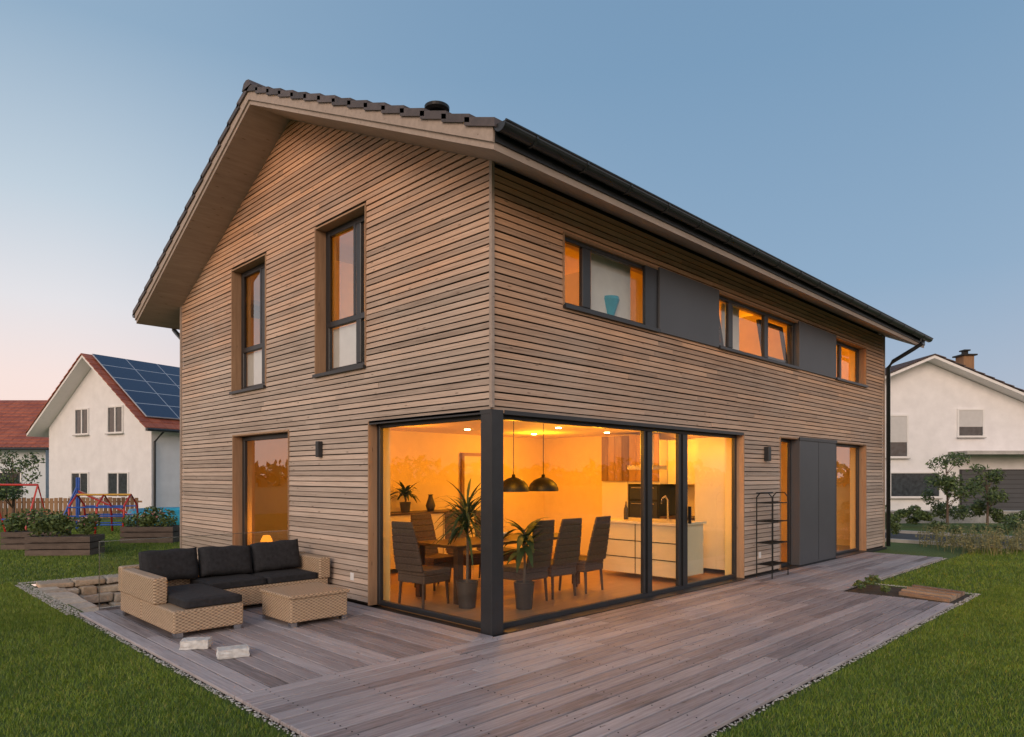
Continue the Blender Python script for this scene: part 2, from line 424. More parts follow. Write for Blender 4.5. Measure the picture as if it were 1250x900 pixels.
casement(4.80,5.2,3.69,4.4,R(9),.14); casement(6.65,7.62,3.69,4.4,R(9),.14)
B().box(1.95,2.8,.24,.26,2.9,4.6).box(5.5,6.1,.34,.36,2.9,4.6).out('roller_blind','curtain',H)
B().lathe([(0,.0),(.12,-.02),(.13,-.06),(.05,-.3),(.0,-.3)],(2.35,.25,4.0)).out('hanging_lamp','pool',H)

# interior structure
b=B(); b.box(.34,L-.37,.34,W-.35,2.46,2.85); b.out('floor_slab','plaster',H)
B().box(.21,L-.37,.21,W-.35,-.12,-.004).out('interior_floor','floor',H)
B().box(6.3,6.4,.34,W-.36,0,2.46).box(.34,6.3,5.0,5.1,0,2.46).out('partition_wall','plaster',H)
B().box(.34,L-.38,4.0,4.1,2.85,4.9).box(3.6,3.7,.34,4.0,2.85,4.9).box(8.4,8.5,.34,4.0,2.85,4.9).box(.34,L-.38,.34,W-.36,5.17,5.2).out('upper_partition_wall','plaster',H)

# roof
b=B()
T=.20
b.prism([(-EV,Z0),(RID,soff(RID)),(RID,soff(RID)+T),(-EV,Z0+T)],-G,L+G,'x')
b.prism([(RID,soff(RID)),(W+EV,Z0),(W+EV,Z0+T),(RID,soff(RID)+T)],-G,L+G,'x')
b.out('roof_soffit','soffit',H)
b=B()
for sgn in (0,1):
    def yy(y): return y if sgn==0 else W-y
    b.prism([(yy(-EV-.01),Z0+.06),(yy(RID),soff(RID)+.06),(yy(RID),soff(RID)+T+.02),(yy(-EV-.01),Z0+T+.02)],-G-.024,-G-.001,'x')
    b.prism([(yy(-EV-.01),Z0+.06),(yy(RID),soff(RID)+.06),(yy(RID),soff(RID)+T+.02),(yy(-EV-.01),Z0+T+.02)],L+G+.001,L+G+.024,'x')
b.out('barge_board','soffit',H)
b=B()
for (ya,yb) in ((-EV-.02,-EV-.001),(W+EV+.001,W+EV+.02)): b.box(-G,L+G,ya,yb,Z0+.07,Z0+T)
b.out('eaves_fascia','gutter',H)
# tiles
b=B(); nrow=15; run=(RID+EV+.06)/nrow
for side in (0,1):
    for r in range(nrow):
        y0=-EV-.06+r*run; y1=y0+run+.07
        nc=46; cw=(L+2*G+.1)/nc
        for c in range(nc):
            x0=-G-.05+c*cw; x1=x0+cw-.006
            zb=lambda y:Z0+T+.01+SL*(y+EV)
            lift0=.04; lift1=.002
            P=[]
            dj=random.uniform(-.004,.004)
            for (dz) in (0,.03):
                for (x,y,l) in ((x0,y0,lift0),(x1,y0,lift0),(x1,y1,lift1),(x0,y1,lift1)):
                    yw=y if side==0 else W-y
                    P.append((x,yw,zb(y)+l+dz+dj))
            if c in (0,nc-1):
                for k in (0,1,2,3): P[k]=(P[k][0],P[k][1],P[k][2]-.05)
            b.hexa(P)
b.out('roof_tiles','tile',H)
b=B()
zr=soff(RID)+T+.06
for i in range(36):
    x0=-G-.06+i*(L+2*G+.12)/36; x1=x0+(L+2*G+.12)/36+.03
    b.prism([(RID-.14,zr-.05),(RID+.14,zr-.05),(RID+.08,zr+.04),(RID,zr+.06+.01*(i%2)),(RID-.08,zr+.04)],x0,x1,'x')
b.out('ridge_tiles','tile',H)
def gutter(yc,z,x0,x1,sg):
    b=B(); seg=10; r=.075
    prof=[(yc+r*math.cos(math.pi+math.pi*i/seg),z+r*math.sin(math.pi+math.pi*i/seg)) for i in range(seg+1)]
    inn=[(yc+(r-.008)*math.cos(math.pi+math.pi*i/seg),z+(r-.008)*math.sin(math.pi+math.pi*i/seg)) for i in range(seg+1)][::-1]
    b.prism(prof+inn,x0,x1,'x'); b.prism(prof,x0-.004,x0+.004,'x'); b.prism(prof,x1-.004,x1+.004,'x')
    i=x0+.4
    while i<x1:
        b.prism([(yc-r-.006,z+.01),(yc-r-.006,z-.03),(yc-.04,z-r-.006),(yc+.04,z-r-.006),(yc+r+.006,z-.03),(yc+r+.006,z+.01)],i,i+.025,'x'); i+=.75
    b.tube([(x0,yc-sg*r,z+.002),(x1,yc-sg*r,z+.002)],.012)
    b.out('gutter','gutter',H)
gutter(-EV-.1,Z0+T+.0,-G-.02,L+G+.02,1); gutter(W+EV+.1,Z0+T,-G-.02,L+G+.02,-1)
def pipe(x,y0,y1,z):
    B().tube([(x,y0,z-.06),(x,y0,z-.2),(x,y0+(y1-y0)*.25,z-.3),(x,y1-(y1-y0)*.15,z-.52),(x,y1,z-.65),(x,y1,.02)],.045,10).out('downpipe','gutter',H,smooth=True)
pipe(L-.02,-EV-.1,-.1,Z0+T); pipe(.12,W+EV+.1,W+.1,Z0+T)
vz=Z0+T+SL*(1.9+EV)+.0
B().lathe([(0,0),(.08,0),(.08,.42),(.13,.43),(.165,.46),(.165,.50),(.1,.53),(.0,.535)],(.8,1.9,vz)).out('roof_vent','black',H,smooth=False)
def wall_light(axis,p,z):
    b=B()
    if axis=='y': b.box(-.075,-.005,p-.04,p+.04,z-.11,z+.11)
    else: b.box(p-.05,p+.05,-.09,-.005,z-.12,z+.12)
    b.out('wall_light','anth',H,bevel=.008)
wall_light('y',3.46,2.02); wall_light('x',6.35,2.02)
B().box(-.012,-.004,2.62,2.70,.28,.38).box(6.1,6.18,-.012,-.004,.28,.38).out('wall_socket','whitepl',H)

# ---------------------------------------------------------------- interior things
def chair(name,x,y,rz):
    e=empty(name,(x,y,0),rz); b=B()
    b.box(-.24,.24,-.24,.24,.40,.47)
    n=7
    for i in range(n):
        z0=.45+i*.09; z1=z0+.09; o0=-.24-.02*i*.9; o1=-.24-.02*(i+1)*.9
        wv=.24-.003*i*i*.4; wv1=.24-.003*(i+1)**2*.4
        b.hexa([(-wv,o0-.035,z0),(wv,o0-.035,z0),(wv,o0,z0),(-wv,o0,z0),(-wv1,o1-.035,z1),(wv1,o1-.035,z1),(wv1,o1,z1),(-wv1,o1,z1)])
    b.box(-.24,.24,-.235,.235,.30,.40)
    b.out('seat_and_back','chairw',e,bevel=.012)
    b=B()
    for sx in (-.2,.2):
        for sy in (-.21,.2): b.tube([(sx,sy,.36),(sx*1.08,sy*1.1,0)],.022,8,.016)
    b.out('legs','tablewood',e)
for x,a in ((1.62,.05),(2.2,-.07),(2.82,.1)): chair('dining_chair',x,1.12,a)
for x in (1.5,2.15,2.78): chair('dining_chair',x,2.78,math.pi)
chair('dining_chair',.55,1.85,-math.pi/2+.12)
e=empty('dining_table',(1.95,1.95,0))
B().box(-1.15,1.35,-.45,.45,.71,.75).out('table_top','tablewood',e,bevel=.006)
b=B()
for sx in (-1.08,1.28):
    for sy in (-.4,.4): b.box(sx-.045,sx+.045,sy-.045,sy+.045,0,.71)
b.out('legs','tablewood',e)
def pendant(x,y,z):
    e=empty('pendant_lamp',(x,y,z))
    b=B(); prof=[(.235,0),(.23,.05),(.2,.11),(.15,.16),(.08,.195),(.03,.21),(.025,.25),(0,.255)]
    b.lathe(prof,(0,0,0),28); b.lathe([(r*.96,h-.004) for r,h in prof[:6]],(0,0,0),28); b.out('shade','black',e,smooth=True)
    B().tube([(0,0,.24),(0,0,2.455-z)],.006,6).out('cable','black',e)
    B().lathe([(0,.08),(.035,.09),(.035,.13),(0,.15)],(0,0,0),12).out('bulb','bulb',e)
pendant(2.28,1.95,1.42); pendant(2.93,1.95,1.42)
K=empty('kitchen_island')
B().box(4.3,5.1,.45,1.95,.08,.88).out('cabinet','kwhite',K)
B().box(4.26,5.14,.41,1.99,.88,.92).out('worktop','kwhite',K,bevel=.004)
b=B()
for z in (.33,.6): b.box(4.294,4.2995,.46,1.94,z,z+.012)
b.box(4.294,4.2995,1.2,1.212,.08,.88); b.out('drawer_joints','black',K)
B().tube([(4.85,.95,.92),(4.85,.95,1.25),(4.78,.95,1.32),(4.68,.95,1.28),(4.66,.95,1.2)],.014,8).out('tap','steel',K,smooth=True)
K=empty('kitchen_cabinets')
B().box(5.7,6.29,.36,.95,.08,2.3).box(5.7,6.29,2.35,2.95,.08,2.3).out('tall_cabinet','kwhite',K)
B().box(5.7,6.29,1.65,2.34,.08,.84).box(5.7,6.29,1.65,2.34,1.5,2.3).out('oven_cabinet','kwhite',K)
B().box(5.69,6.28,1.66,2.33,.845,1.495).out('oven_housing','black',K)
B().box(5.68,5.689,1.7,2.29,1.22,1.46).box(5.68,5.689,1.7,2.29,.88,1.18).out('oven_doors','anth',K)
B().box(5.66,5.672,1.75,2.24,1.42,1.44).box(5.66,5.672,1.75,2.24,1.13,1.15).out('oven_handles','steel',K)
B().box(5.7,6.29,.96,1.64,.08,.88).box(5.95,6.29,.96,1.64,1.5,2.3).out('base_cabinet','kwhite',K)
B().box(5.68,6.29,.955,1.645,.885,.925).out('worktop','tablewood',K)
b=B()
for i in range(8): b.box(5.66,5.697,1.66+i*.16,1.81+i*.16,1.55,2.4)
b.out('oak_panel','kwood',K)
b=B().box(4.5,4.9,1.0,1.5,1.75,1.82).box(4.62,4.78,1.17,1.33,1.82,2.455); b.out('extractor_hood','steel',empty('cooker_hood'))
S=empty('sideboard'); B().box(1.0,3.6,4.4,4.98,.08,.98).out('carcass','kwhite',S); B().box(.98,3.62,4.38,4.985,.98,1.01).out('top','tablewood',S)
b=B()
for i in (1,2,3): b.box(1.0+i*.65-.004,1.0+i*.65+.004,4.394,4.3995,.1,.96)
b.out('door_joints','black',S)
DW=empty('interior_door'); B().box(3.86,3.92,4.93,4.99,0,2.1).box(4.64,4.7,4.93,4.99,0,2.1).box(3.92,4.64,4.93,4.99,2.04,2.1).out('door_frame','kwood',DW); B().box(3.92,4.64,4.955,4.99,0.01,2.04).out('door_leaf','kwhite',DW)
V_=empty('vase'); B().lathe([(0,0),(.06,0),(.09,.1),(.05,.22),(.035,.28),(.05,.3)],(2.9,4.7,1.01)).out('body','darkpot',V_,smooth=True)
FB=empty('fruit_bowl'); B().lathe([(0,.0),(.06,.0),(.14,.07),(.15,.08),(.13,.075),(.05,.012),(0,.012)],(2.0,1.95,.75)).out('bowl','stone',FB,smooth=True)
BT=empty('bottle'); B().lathe([(0,0),(.035,0),(.035,.18),(.012,.24),(.012,.3),(0,.3)],(4.6,1.6,.92),14).out('glass_body','darkpot',BT,smooth=True)
BT=empty('bottle'); B().lathe([(0,0),(.03,0),(.03,.14),(.012,.2),(.012,.24),(0,.24)],(4.75,1.72,.92),14).out('glass_body','terracotta',BT,smooth=True)
TL=empty('table_lamp'); B().lathe([(0,0),(.08,0),(.07,.02),(.02,.04),(.02,.14)],(.5,6.2,.32)).out('base','tablewood',TL)
B().lathe([(.09,.0),(.10,.08),(.06,.17),(0,.18)],(.5,6.2,.45),16).out('shade',emit('lamp_shade_glow',(1,.28,.02),2.4),TL)
B().box(.36,1.0,5.2,6.5,0,.32).out('stand','tablewood',TL)
def house_plant(name,x,y,h,n,ln,wd,pot=.18,z=0,ph=.33):
    e=empty(name,(x,y,z)); B().lathe([(0,0),(pot*.75,0),(pot,ph),(pot*.9,ph),(pot*.85,ph*.9),(0,ph*.9)],(0,0,0)).out('pot','darkpot',e)
    b=B(); b.tube([(0,0,ph*.9),(.02,.01,h*.6),(0,0,h)],.018,6); b.out('stem','bark',e)
    V=[];F=[]
    for i in range(n):
        a=random.uniform(0,6.28); el=random.uniform(.1,1.3); z0=h*random.uniform(.7,1.02) ; l=ln*random.uniform(.7,1.1)
        d=Vector((math.cos(a),math.sin(a),0)); sd=Vector((-math.sin(a),math.cos(a),0)); k=len(V)
        for s in range(6):
            t=s/5; p=d*(l*t*math.cos(el*(1-t*.4)))+Vector((0,0,z0+l*(math.sin(el)*t-.75*t*t*math.cos(el)))); w=wd*math.sin(math.pi*min(.97,t*.85+.12))
            V+=[tuple(p-sd*w),tuple(p+sd*w)]
        for s in range(5): F.append((k+2*s,k+2*s+1,k+2*s+3,k+2*s+2))
    mk('leaves',V,F,'ileaf',e)
house_plant('dracaena_plant',.80,1.30,1.28,120,.56,.017,.14)
house_plant('rubber_plant',1.25,.74,.98,30,.42,.045,.13)
house_plant('fern_plant',2.3,4.65,.35,40,.42,.03,.1,1.01,.18)

CS=empty('ceiling_spotlights')
b=B()
for (x,y) in ((1.0,1.2),(2.4,.7),(3.8,.9),(3.8,2.4),(5.3,1.3),(5.4,2.6),(3.0,3.8),(1.2,3.6),(4.8,3.9)):
    b.lathe([(0,-.012),(.045,-.012),(.05,.0)],(x,y,2.458),16)
b.out('spot_lenses','bulb',CS)
def lamp(name,loc,e,c,size=.15,kind='POINT'):
    l=bpy.data.lights.new(name,kind); l.energy=e; l.color=c
    if kind=='POINT': l.shadow_soft_size=size
    o=bpy.data.objects.new(name,l); bpy.context.collection.objects.link(o); o.location=loc; return o
WARM=(1,.40,.015)
for i,(x,y) in enumerate(((1.6,1.3),(3.7,1.5),(5.2,1.4),(1.6,3.7),(4.6,3.6))):
    lamp('ceiling_lamp',(x,y,2.15),(50,52,34,30,66)[i],WARM if i!=3 else (1,.32,.015),.12)
lamp('table_lamp_light',(.5,6.0,.8),9,(1,.33,.03)); lamp('lounge_lamp',(3,6.6,2.0),22,WARM)
lamp('hall_lamp',(8.5,2.5,2.2),120,WARM)
lamp('bedroom_lamp',(6,2.0,4.6),75,WARM); lamp('bathroom_lamp',(10.3,2,4.6),75,WARM)
lamp('attic_lamp',(1.8,2.2,4.7),30,WARM); lamp('attic_lamp',(1.8,6,4.7),16,WARM)

# ---------------------------------------------------------------- deck
def deck(name,x0,x1,y0,y1,alongx,mat,parent):
    b=B(); pitch=.146
    lo,hi=(y0,y1) if alongx else (x0,x1); a,c=(x0,x1) if alongx else (y0,y1)
    n=round((hi-lo)/pitch); pitch=(hi-lo)/n; w=pitch-.014
    for i in range(n):
        p=lo+i*pitch; t=a
        while t<c-.01:
            e=min(c,t+random.choice((2.0,3.0,4.0,4.0))*random.uniform(.8,1.05))
            if c-e<.6: e=c
            dz=random.uniform(-.003,.003); q=p+random.uniform(-.002,.002)
            if alongx: b.box(t,e-.005,q,q+w,-.03,dz)
            else: b.box(q,q+w,t,e-.005,-.03,dz)
            t=e
    o=b.out(name,mat,parent,bevel=.004,segs=1)
D=empty('wooden_deck')
deck('boards_main',-2.73,5.42,-2.95,-.075,True,M['deckx'],D)
deck('boards_west',-2.73,-.03,-.068,4.34,False,M['decky'],D)
deck('boards_east',5.42,11.1,-1.53,-.075,True,M['deckx'],D)
B().box(-2.73,5.42,-2.95,-.07,-.12,-.04).box(-2.73,.2,-.07,4.34,-.12,-.04).box(5.42,11.1,-1.53,-.07,-.12,-.04).out('substructure','membrane',D)
b=B().box(0.17,12.5,-.072,.11,-.06,.004); b.out('threshold_strip','anth',D)
b=B()
for i in range(0,20):
    y=-2.95+i*.14375
    x=-2.5
    while x<5.2:
        for q in (.03,.1): b.box(x-.004,x+.004,y+q-.004,y+q+.004,0,.0035)
        x+=.6
b.out('screws','black',D)

def pebbles(name,segs,n,r,mat='pebble'):
    V=[];F=[]
    for (x0,x1,y0,y1,z) in segs:
        m=int(n*max(.03,(x1-x0)*(y1-y0))/.1)
        for i in range(m):
            c=Vector((random.uniform(x0,x1),random.uniform(y0,y1),z)); k=len(V); s=r*random.uniform(.6,1.3); a=random.uniform(0,3)
            ca,sa=math.cos(a),math.sin(a); sx=s*random.uniform(.8,1.3); sy=s*random.uniform(.6,1); sz=s*.7
            for (u,v,w) in ((1,0,0),(0,1,0),(-1,0,0),(0,-1,0),(.6,.6,.7),(-.6,.6,.7),(-.6,-.6,.7),(.6,-.6,.7)):
                px,py=u*sx,v*sy; V.append((c.x+px*ca-py*sa,c.y+px*sa+py*ca,c.z+w*sz))
            F+=[(k,k+1,k+4),(k+1,k+2,k+5),(k+2,k+3,k+6),(k+3,k,k+7),(k+4,k+1,k+5),(k+5,k+2,k+6),(k+6,k+3,k+7),(k+7,k,k+4),(k+4,k+5,k+6,k+7)]
    return mk(name,V,F,mat)
pebbles('gravel_edging',[(-2.785,-2.735,-3.0,4.4,-.025),(-2.85,-2.68,4.4,7.6,-.02),(-2.79,5.45,-3.0,-2.955,-.025),(5.42,5.48,-3.0,-1.6,-.02),(5.42,6.6,-3.03,-2.95,-.015),(6.5,6.6,-3.0,-1.55,-.015),(-2.8,-.1,7.6,7.75,-.01),(6.6,11.2,-1.59,-1.54,-.025)],230,.009)

PB=empty('garden_bed')
B().box(5.5,6.52,-2.94,-1.56,-.08,-.03).out('soil','soil',PB)
b=B()
for i in range(7):
    x=5.62+i*.125; h=.02+.02*(i%2)
    b.hexa([(x,-2.86,-.03),(x+.1,-2.86,-.03),(x+.28,-2.2,-.03),(x+.18,-2.2,-.03),(x,-2.86,h),(x+.1,-2.86,h),(x+.28,-2.2,h),(x+.18,-2.2,h)])
b.out('timber_pieces','rackwood',PB,bevel=.005)

# ---------------------------------------------------------------- ground with sunken light well
xs=[-400,-2.62,-.02,400]; ys=[-400,4.38,7.72,400]; V=[];F=[]
for y in ys:
    for x in xs: V.append((x,y,-.045))
for j in range(3):
    for i in range(3):
        if i==1 and j==1: continue
        F.append((j*4+i,j*4+i+1,(j+1)*4+i+1,(j+1)*4+i))
mk('ground',V,F,'ground')
LW=empty('light_well')
B().box(-2.62,-.02,4.38,7.72,-1.25,-1.15).out('gravel_floor','concrete',LW)
B().box(-2.62,-.0,4.26,4.38,-1.15,-.03).out('concrete_kerb','concrete',LW)
B().box(-.02,.05,4.38,7.72,-1.15,0).out('house_plinth','concrete',LW)
SW=empty('dry_stone_wall')
B().prism([(6.0,-1.14),(7.71,-1.14),(7.71,-.08),(7.45,-.08)],-2.6,-.04,'x').out('earth_bank','soil',SW)
b=B(); z=-1.15; y=5.85; nc=9
for r in range(nc):
    h=.1306+random.uniform(-.012,.012)
    if r==nc-1: h=.02-z
    t=-2.6; y+=.155
    while t<-.08:
        e=min(-.05,t+random.uniform(.2,.55))
        if -.05-e<.12: e=-.05
        o=random.uniform(-.03,.03); tz=random.uniform(-.02,.012)
        b.box(t+.008,e-.008,y+o,y+.34+o,z+.004,z+h-.006+tz,.016)
        t=e
    z+=h
b.out('stone_courses','sandstone',SW,bevel=.022,segs=2)
b=B(); t=4.5
while t<7.2:
    e=t+random.uniform(.2,.5); b.box(-2.66,-2.36+random.uniform(-.03,.03),t+.008,e-.008,-1.15,-.03+random.uniform(-.02,.02),.014); t=e
b.out('edge_stones','sandstone',SW,bevel=.018)
GB=empty('glass_balustrade')
b=B()
for (x0,x1) in ((-2.52,-1.7),(-1.69,-.86),(-.85,-.03)):
    V=[(x0,4.33,.02),(x1,4.33,.02),(x1,4.33,.84),(x0,4.33,.84)]
    mk('glass_panel',V,[(0,1,2,3)],'rail',GB)
    b.box(x0,x1,4.326,4.334,.84,.847); b.box(x0,x1,4.315,4.345,-.01,.03)
b.box(-2.527,-2.52,4.325,4.335,-.01,.847)
b.out('rail_profile','steel',GB)

def blade_patch(name,size,n,h,w):
    V=[];F=[]
    for i in range(n):
        x=random.uniform(0,size); y=random.uniform(0,size); a=random.uniform(0,6.28); hh=h*random.uniform(.5,1.25); ln=random.uniform(-.6,.6)*hh; l2=random.uniform(-.6,.6)*hh
        dx,dy=math.cos(a)*w,math.sin(a)*w; k=len(V)
        V+=[(x-dx,y-dy,0),(x+dx,y+dy,0),(x+ln,y+l2,hh)]; F.append((k,k+1,k+2))
    me=bpy.data.meshes.new(name); me.from_pydata(V,[],F); me.materials.append(M['blade']); return me
GR=empty('lawn_grass')
near=[blade_patch('grass_patch',1.0,5600,.034,.003) for _ in range(4)]
far=[blade_patch('grass_patch_sparse',2.0,6500,.04,.005) for _ in range(2)]
def put(me,x,y,s):
    o=bpy.data.objects.new('grass_patch',me); bpy.context.collection.objects.link(o); o.parent=GR
    k=random.randrange(4); o.rotation_euler=(0,0,k*math.pi/2)
    off=[(0,0),(s,0),(s,s),(0,s)][k]; o.location=(x+off[0],y+off[1],-.045)
for i in range(1,7):
    for j in range(-3,8):
        put(random.choice(near),-2.79-i,-3.0+j*1.0+.0,1)
for i in range(-5,9):
    for j in range(1,6):
        put(random.choice(near),-2.79+i*1.0+5-3.2,-3.0-j,1)
for j in range(4,11): put(random.choice(near),-3.84+.02,4.0+(j-4)*1.0,1) if j<8 else None
for i in range(-5,7):
    for j in range(0,8):
        put(random.choice(far),-2.84+i*2,7.78+j*2,2)
for i in range(1,4):
    for j in range(0,4): put(random.choice(far),-8.84-2*i+2,-.04+j*2,2)
for i in range(0,4):
    for j in range(0,5):
        put(random.choice(far),6.7+i*2,-1.62-2-j*2,2)

# ---------------------------------------------------------------- wicker lounge
def cushion(name,x0,x1,y0,y1,z0,z1,parent,rot=None,mat='blackfab',puff=.5):
    bm=bmesh.new(); n=10; cx,cy,cz=(x0+x1)/2,(y0+y1)/2,(z0+z1)/2; sx,sy,sz=(x1-x0)/2,(y1-y0)/2,(z1-z0)/2
    bmesh.ops.create_cube(bm,size=2); bmesh.ops.subdivide_edges(bm,edges=bm.edges[:],cuts=n,use_grid_fill=True)
    ax=min((sx,0),(sy,1),(sz,2))[1]; S=(sx,sy,sz)
    for v in bm.verts:
        c=[v.co[0],v.co[1],v.co[2]]; o=[i for i in range(3) if i!=ax]
        f=(1-abs(c[o[0]])**6)*(1-abs(c[o[1]])**6); f=max(0,f)**.4
        c[ax]*=(1-puff)+puff*f
        for q in o:
            c[q]*=1-.02*(1-f)
        wr=1+.03*math.sin(c[o[0]]*7+c[o[1]]*5+cx*9)
        v.co=Vector((c[0]*S[0],c[1]*S[1],c[2]*S[2]*wr))
    me=bpy.data.meshes.new(name); bm.to_mesh(me); bm.free(); me.materials.append(M[mat])
    for p in me.polygons: p.use_smooth=True
    o=bpy.data.objects.new(name,me); bpy.context.collection.objects.link(o); o.parent=parent; o.location=(cx,cy,cz)
    if rot: o.rotation_euler=rot
    return o
SF=empty('rattan_corner_sofa')
b=B()
b.box(-2.42,-1.70,2.10,3.10,.05,.28)
b.box(-2.42,-.10,3.10,3.86,.05,.28)
b.box(-2.44,-.08,3.74,3.88,.28,.58)
b.box(-2.44,-2.30,2.62,3.74,.28,.56)
b.box(-.24,-.08,3.08,3.74,.28,.56)
b.out('wicker_frame','wicker',SF,bevel=.02,segs=3)
b=B()
for (x,y) in ((-2.36,2.16),(-1.76,2.16),(-2.36,3.8),(-.2,3.8),(-.2,3.2),(-1.5,3.16)): b.box(x-.04,x+.04,y-.04,y+.04,0,.05)
b.out('feet','steel',SF)
cushion('chaise_cushion',-2.3,-1.70,2.12,3.3,.27,.38,SF,puff=.35)
cushion('seat_cushion',-1.68,-.96,3.1,3.72,.27,.38,SF,puff=.35); cushion('seat_cushion',-.95,-.25,3.1,3.72,.27,.38,SF,puff=.35)
cushion('back_cushion',-2.28,-1.62,3.52,3.72,.38,.76,SF,rot=(R(-12),0,R(2)),puff=.6)
cushion('back_cushion',-1.6,-.94,3.52,3.72,.38,.75,SF,rot=(R(-15),R(2),R(1)),puff=.6)
cushion('back_cushion',-.92,-.27,3.52,3.72,.38,.77,SF,rot=(R(-11),R(-2),R(-3)),puff=.6)
CT=empty('rattan_coffee_table')
B().box(-1.34,-.64,1.74,2.44,.05,.31).out('wicker_body','wicker',CT,bevel=.015,segs=2)
B().box(-1.36,-.62,1.72,2.46,.31,.35).out('table_top','wicker',CT,bevel=.012,segs=2)
b=B()
for x in (-1.3,-.68):
    for y in (1.78,2.4): b.box(x-.035,x+.035,y-.035,y+.035,0,.05)
b.out('feet','steel',CT)
def boulder(x,y,sx,sy,sz,rz):
    bm=bmesh.new(); bmesh.ops.create_cube(bm,size=1); bmesh.ops.subdivide_edges(bm,edges=bm.edges[:],cuts=4,use_grid_fill=True)
    for v in bm.verts:
        v.co+=Vector([random.uniform(-.035,.035) for _ in range(3)]); f=1-.12*(v.co.length-.5); v.co*=f
        v.co=Vector((v.co.x*sx,v.co.y*sy,(v.co.z+.5)*sz))
    me=bpy.data.meshes.new('limestone_block'); bm.to_mesh(me); bm.free(); me.materials.append(M['stone'])
    o=bpy.data.objects.new('limestone_block',me); bpy.context.collection.objects.link(o); o.location=(x,y,0); o.rotation_euler=(0,0,rz)
boulder(-2.38,1.62,.26,.17,.085,.2-R(45)); boulder(-2.26,1.05,.27,.17,.08,.5-R(45))

PR=empty('wrought_iron_shelf',(6.15,-.22,0)); b=B()
for x in (-.3,.3):
    for y in (-.13,.13): b.tube([(x,y,0),(x,y,1.3)],.01,6)
    b.tube([(x,-.13,1.3),(x,-.07,1.37),(x,.07,1.37),(x,.13,1.3)],.01,6)
for z in (.2,.55,.9,1.2):
    b.box(-.3,.3,-.135,-.12,z,z+.015); b.box(-.3,.3,.12,.135,z,z+.015)
    for i in range(9): b.box(-.3+i*.073,-.29+i*.073,-.12,.12,z,z+.01)
b.tube([(-.3,.13,1.37),(.3,.13,1.37)],.01,6)
b.out('shelf_frame','black',PR)

# ---------------------------------------------------------------- foliage helpers
def leaves(b_V,b_F,c,rad,n,s,flat=0):
    for i in range(n):
        while True:
            p=Vector([random.uniform(-1,1) for _ in range(3)])
            if p.length<1: break
        p=Vector((c[0]+p.x*rad[0],c[1]+p.y*rad[1],c[2]+p.z*rad[2])); u=Vector([random.gauss(0,1) for _ in range(3)]).normalized(); w=u.orthogonal().normalized()
        l=s*random.uniform(.6,1.4); k=len(b_V)
        b_V+=[tuple(p-u*l),tuple(p+w*l*.45),tuple(p+u*l),tuple(p-w*l*.45)]; b_F.append((k,k+1,k+2,k+3))
def tree(name,x,y,h,cr,n,s,mat='leaf'):
    e=empty(name,(x,y,0)); b=B(); b.tube([(0,0,-.05),(.03,0,h*.4),(0,.04,h*.9)],h*.018+.01,8,.01)
    V=[];F=[]
    for i in range(18):
        a=random.uniform(0,6.28); z=h*random.uniform(.35,.9); l=cr*random.uniform(.2,.95)*(1.25-z/h*.7); q=(math.cos(a)*l,math.sin(a)*l,z+h*.1)
        b.tube([(0,0,z-.1*h),(q[0]*.5,q[1]*.5,z),q],.02*h/4,5,.004)
        leaves(V,F,q,(cr*.38,cr*.38,h*.1),n//18,s)
    b.out('trunk','bark',e); mk('crown',V,F,mat,e)
def shrubs(name,pts,mat,n,s):
    V=[];F=[]
    for (x,y,r,h) in pts:
        m=max(3,int(r*6))
        for i in range(m):
            a=random.uniform(0,6.28); rr=r*random.uniform(0,.8)
            leaves(V,F,(x+math.cos(a)*rr,y+math.sin(a)*rr,h*random.uniform(.3,.85)),(r*.4,r*.4,h*.25),n//m,s)
    return mk(name,V,F,mat)
def stalks(name,x0,x1,y0,y1,n,h,mat,loc=(0,0,0),rz=0):
    V=[];F=[]
    for i in range(n):
        x=random.uniform(x0,x1); y=random.uniform(y0,y1); hh=h*random.uniform(.25,1.1)*random.uniform(.5,1); a=random.uniform(0,6.28); lx,ly=random.uniform(-.35,.35)*hh,random.uniform(-.35,.35)*hh
        w=.006; dx,dy=math.cos(a)*w,math.sin(a)*w; k=len(V)
        V+=[(x-dx,y-dy,-.04),(x+dx,y+dy,-.04),(x+lx*.5+dx,y+ly*.5+dy,hh*.6),(x+lx*.5-dx,y+ly*.5-dy,hh*.6),(x+lx,y+ly,hh)]
        F+=[(k,k+1,k+2,k+3),(k+3,k+2,k+4)]
        leaves(V,F,(x+lx*.6,y+ly*.6,hh*.6),(.1,.1,hh*.4),12,.03)
    o=mk(name,V,F,mat); o.location=loc; o.rotation_euler=(0,0,rz); return o

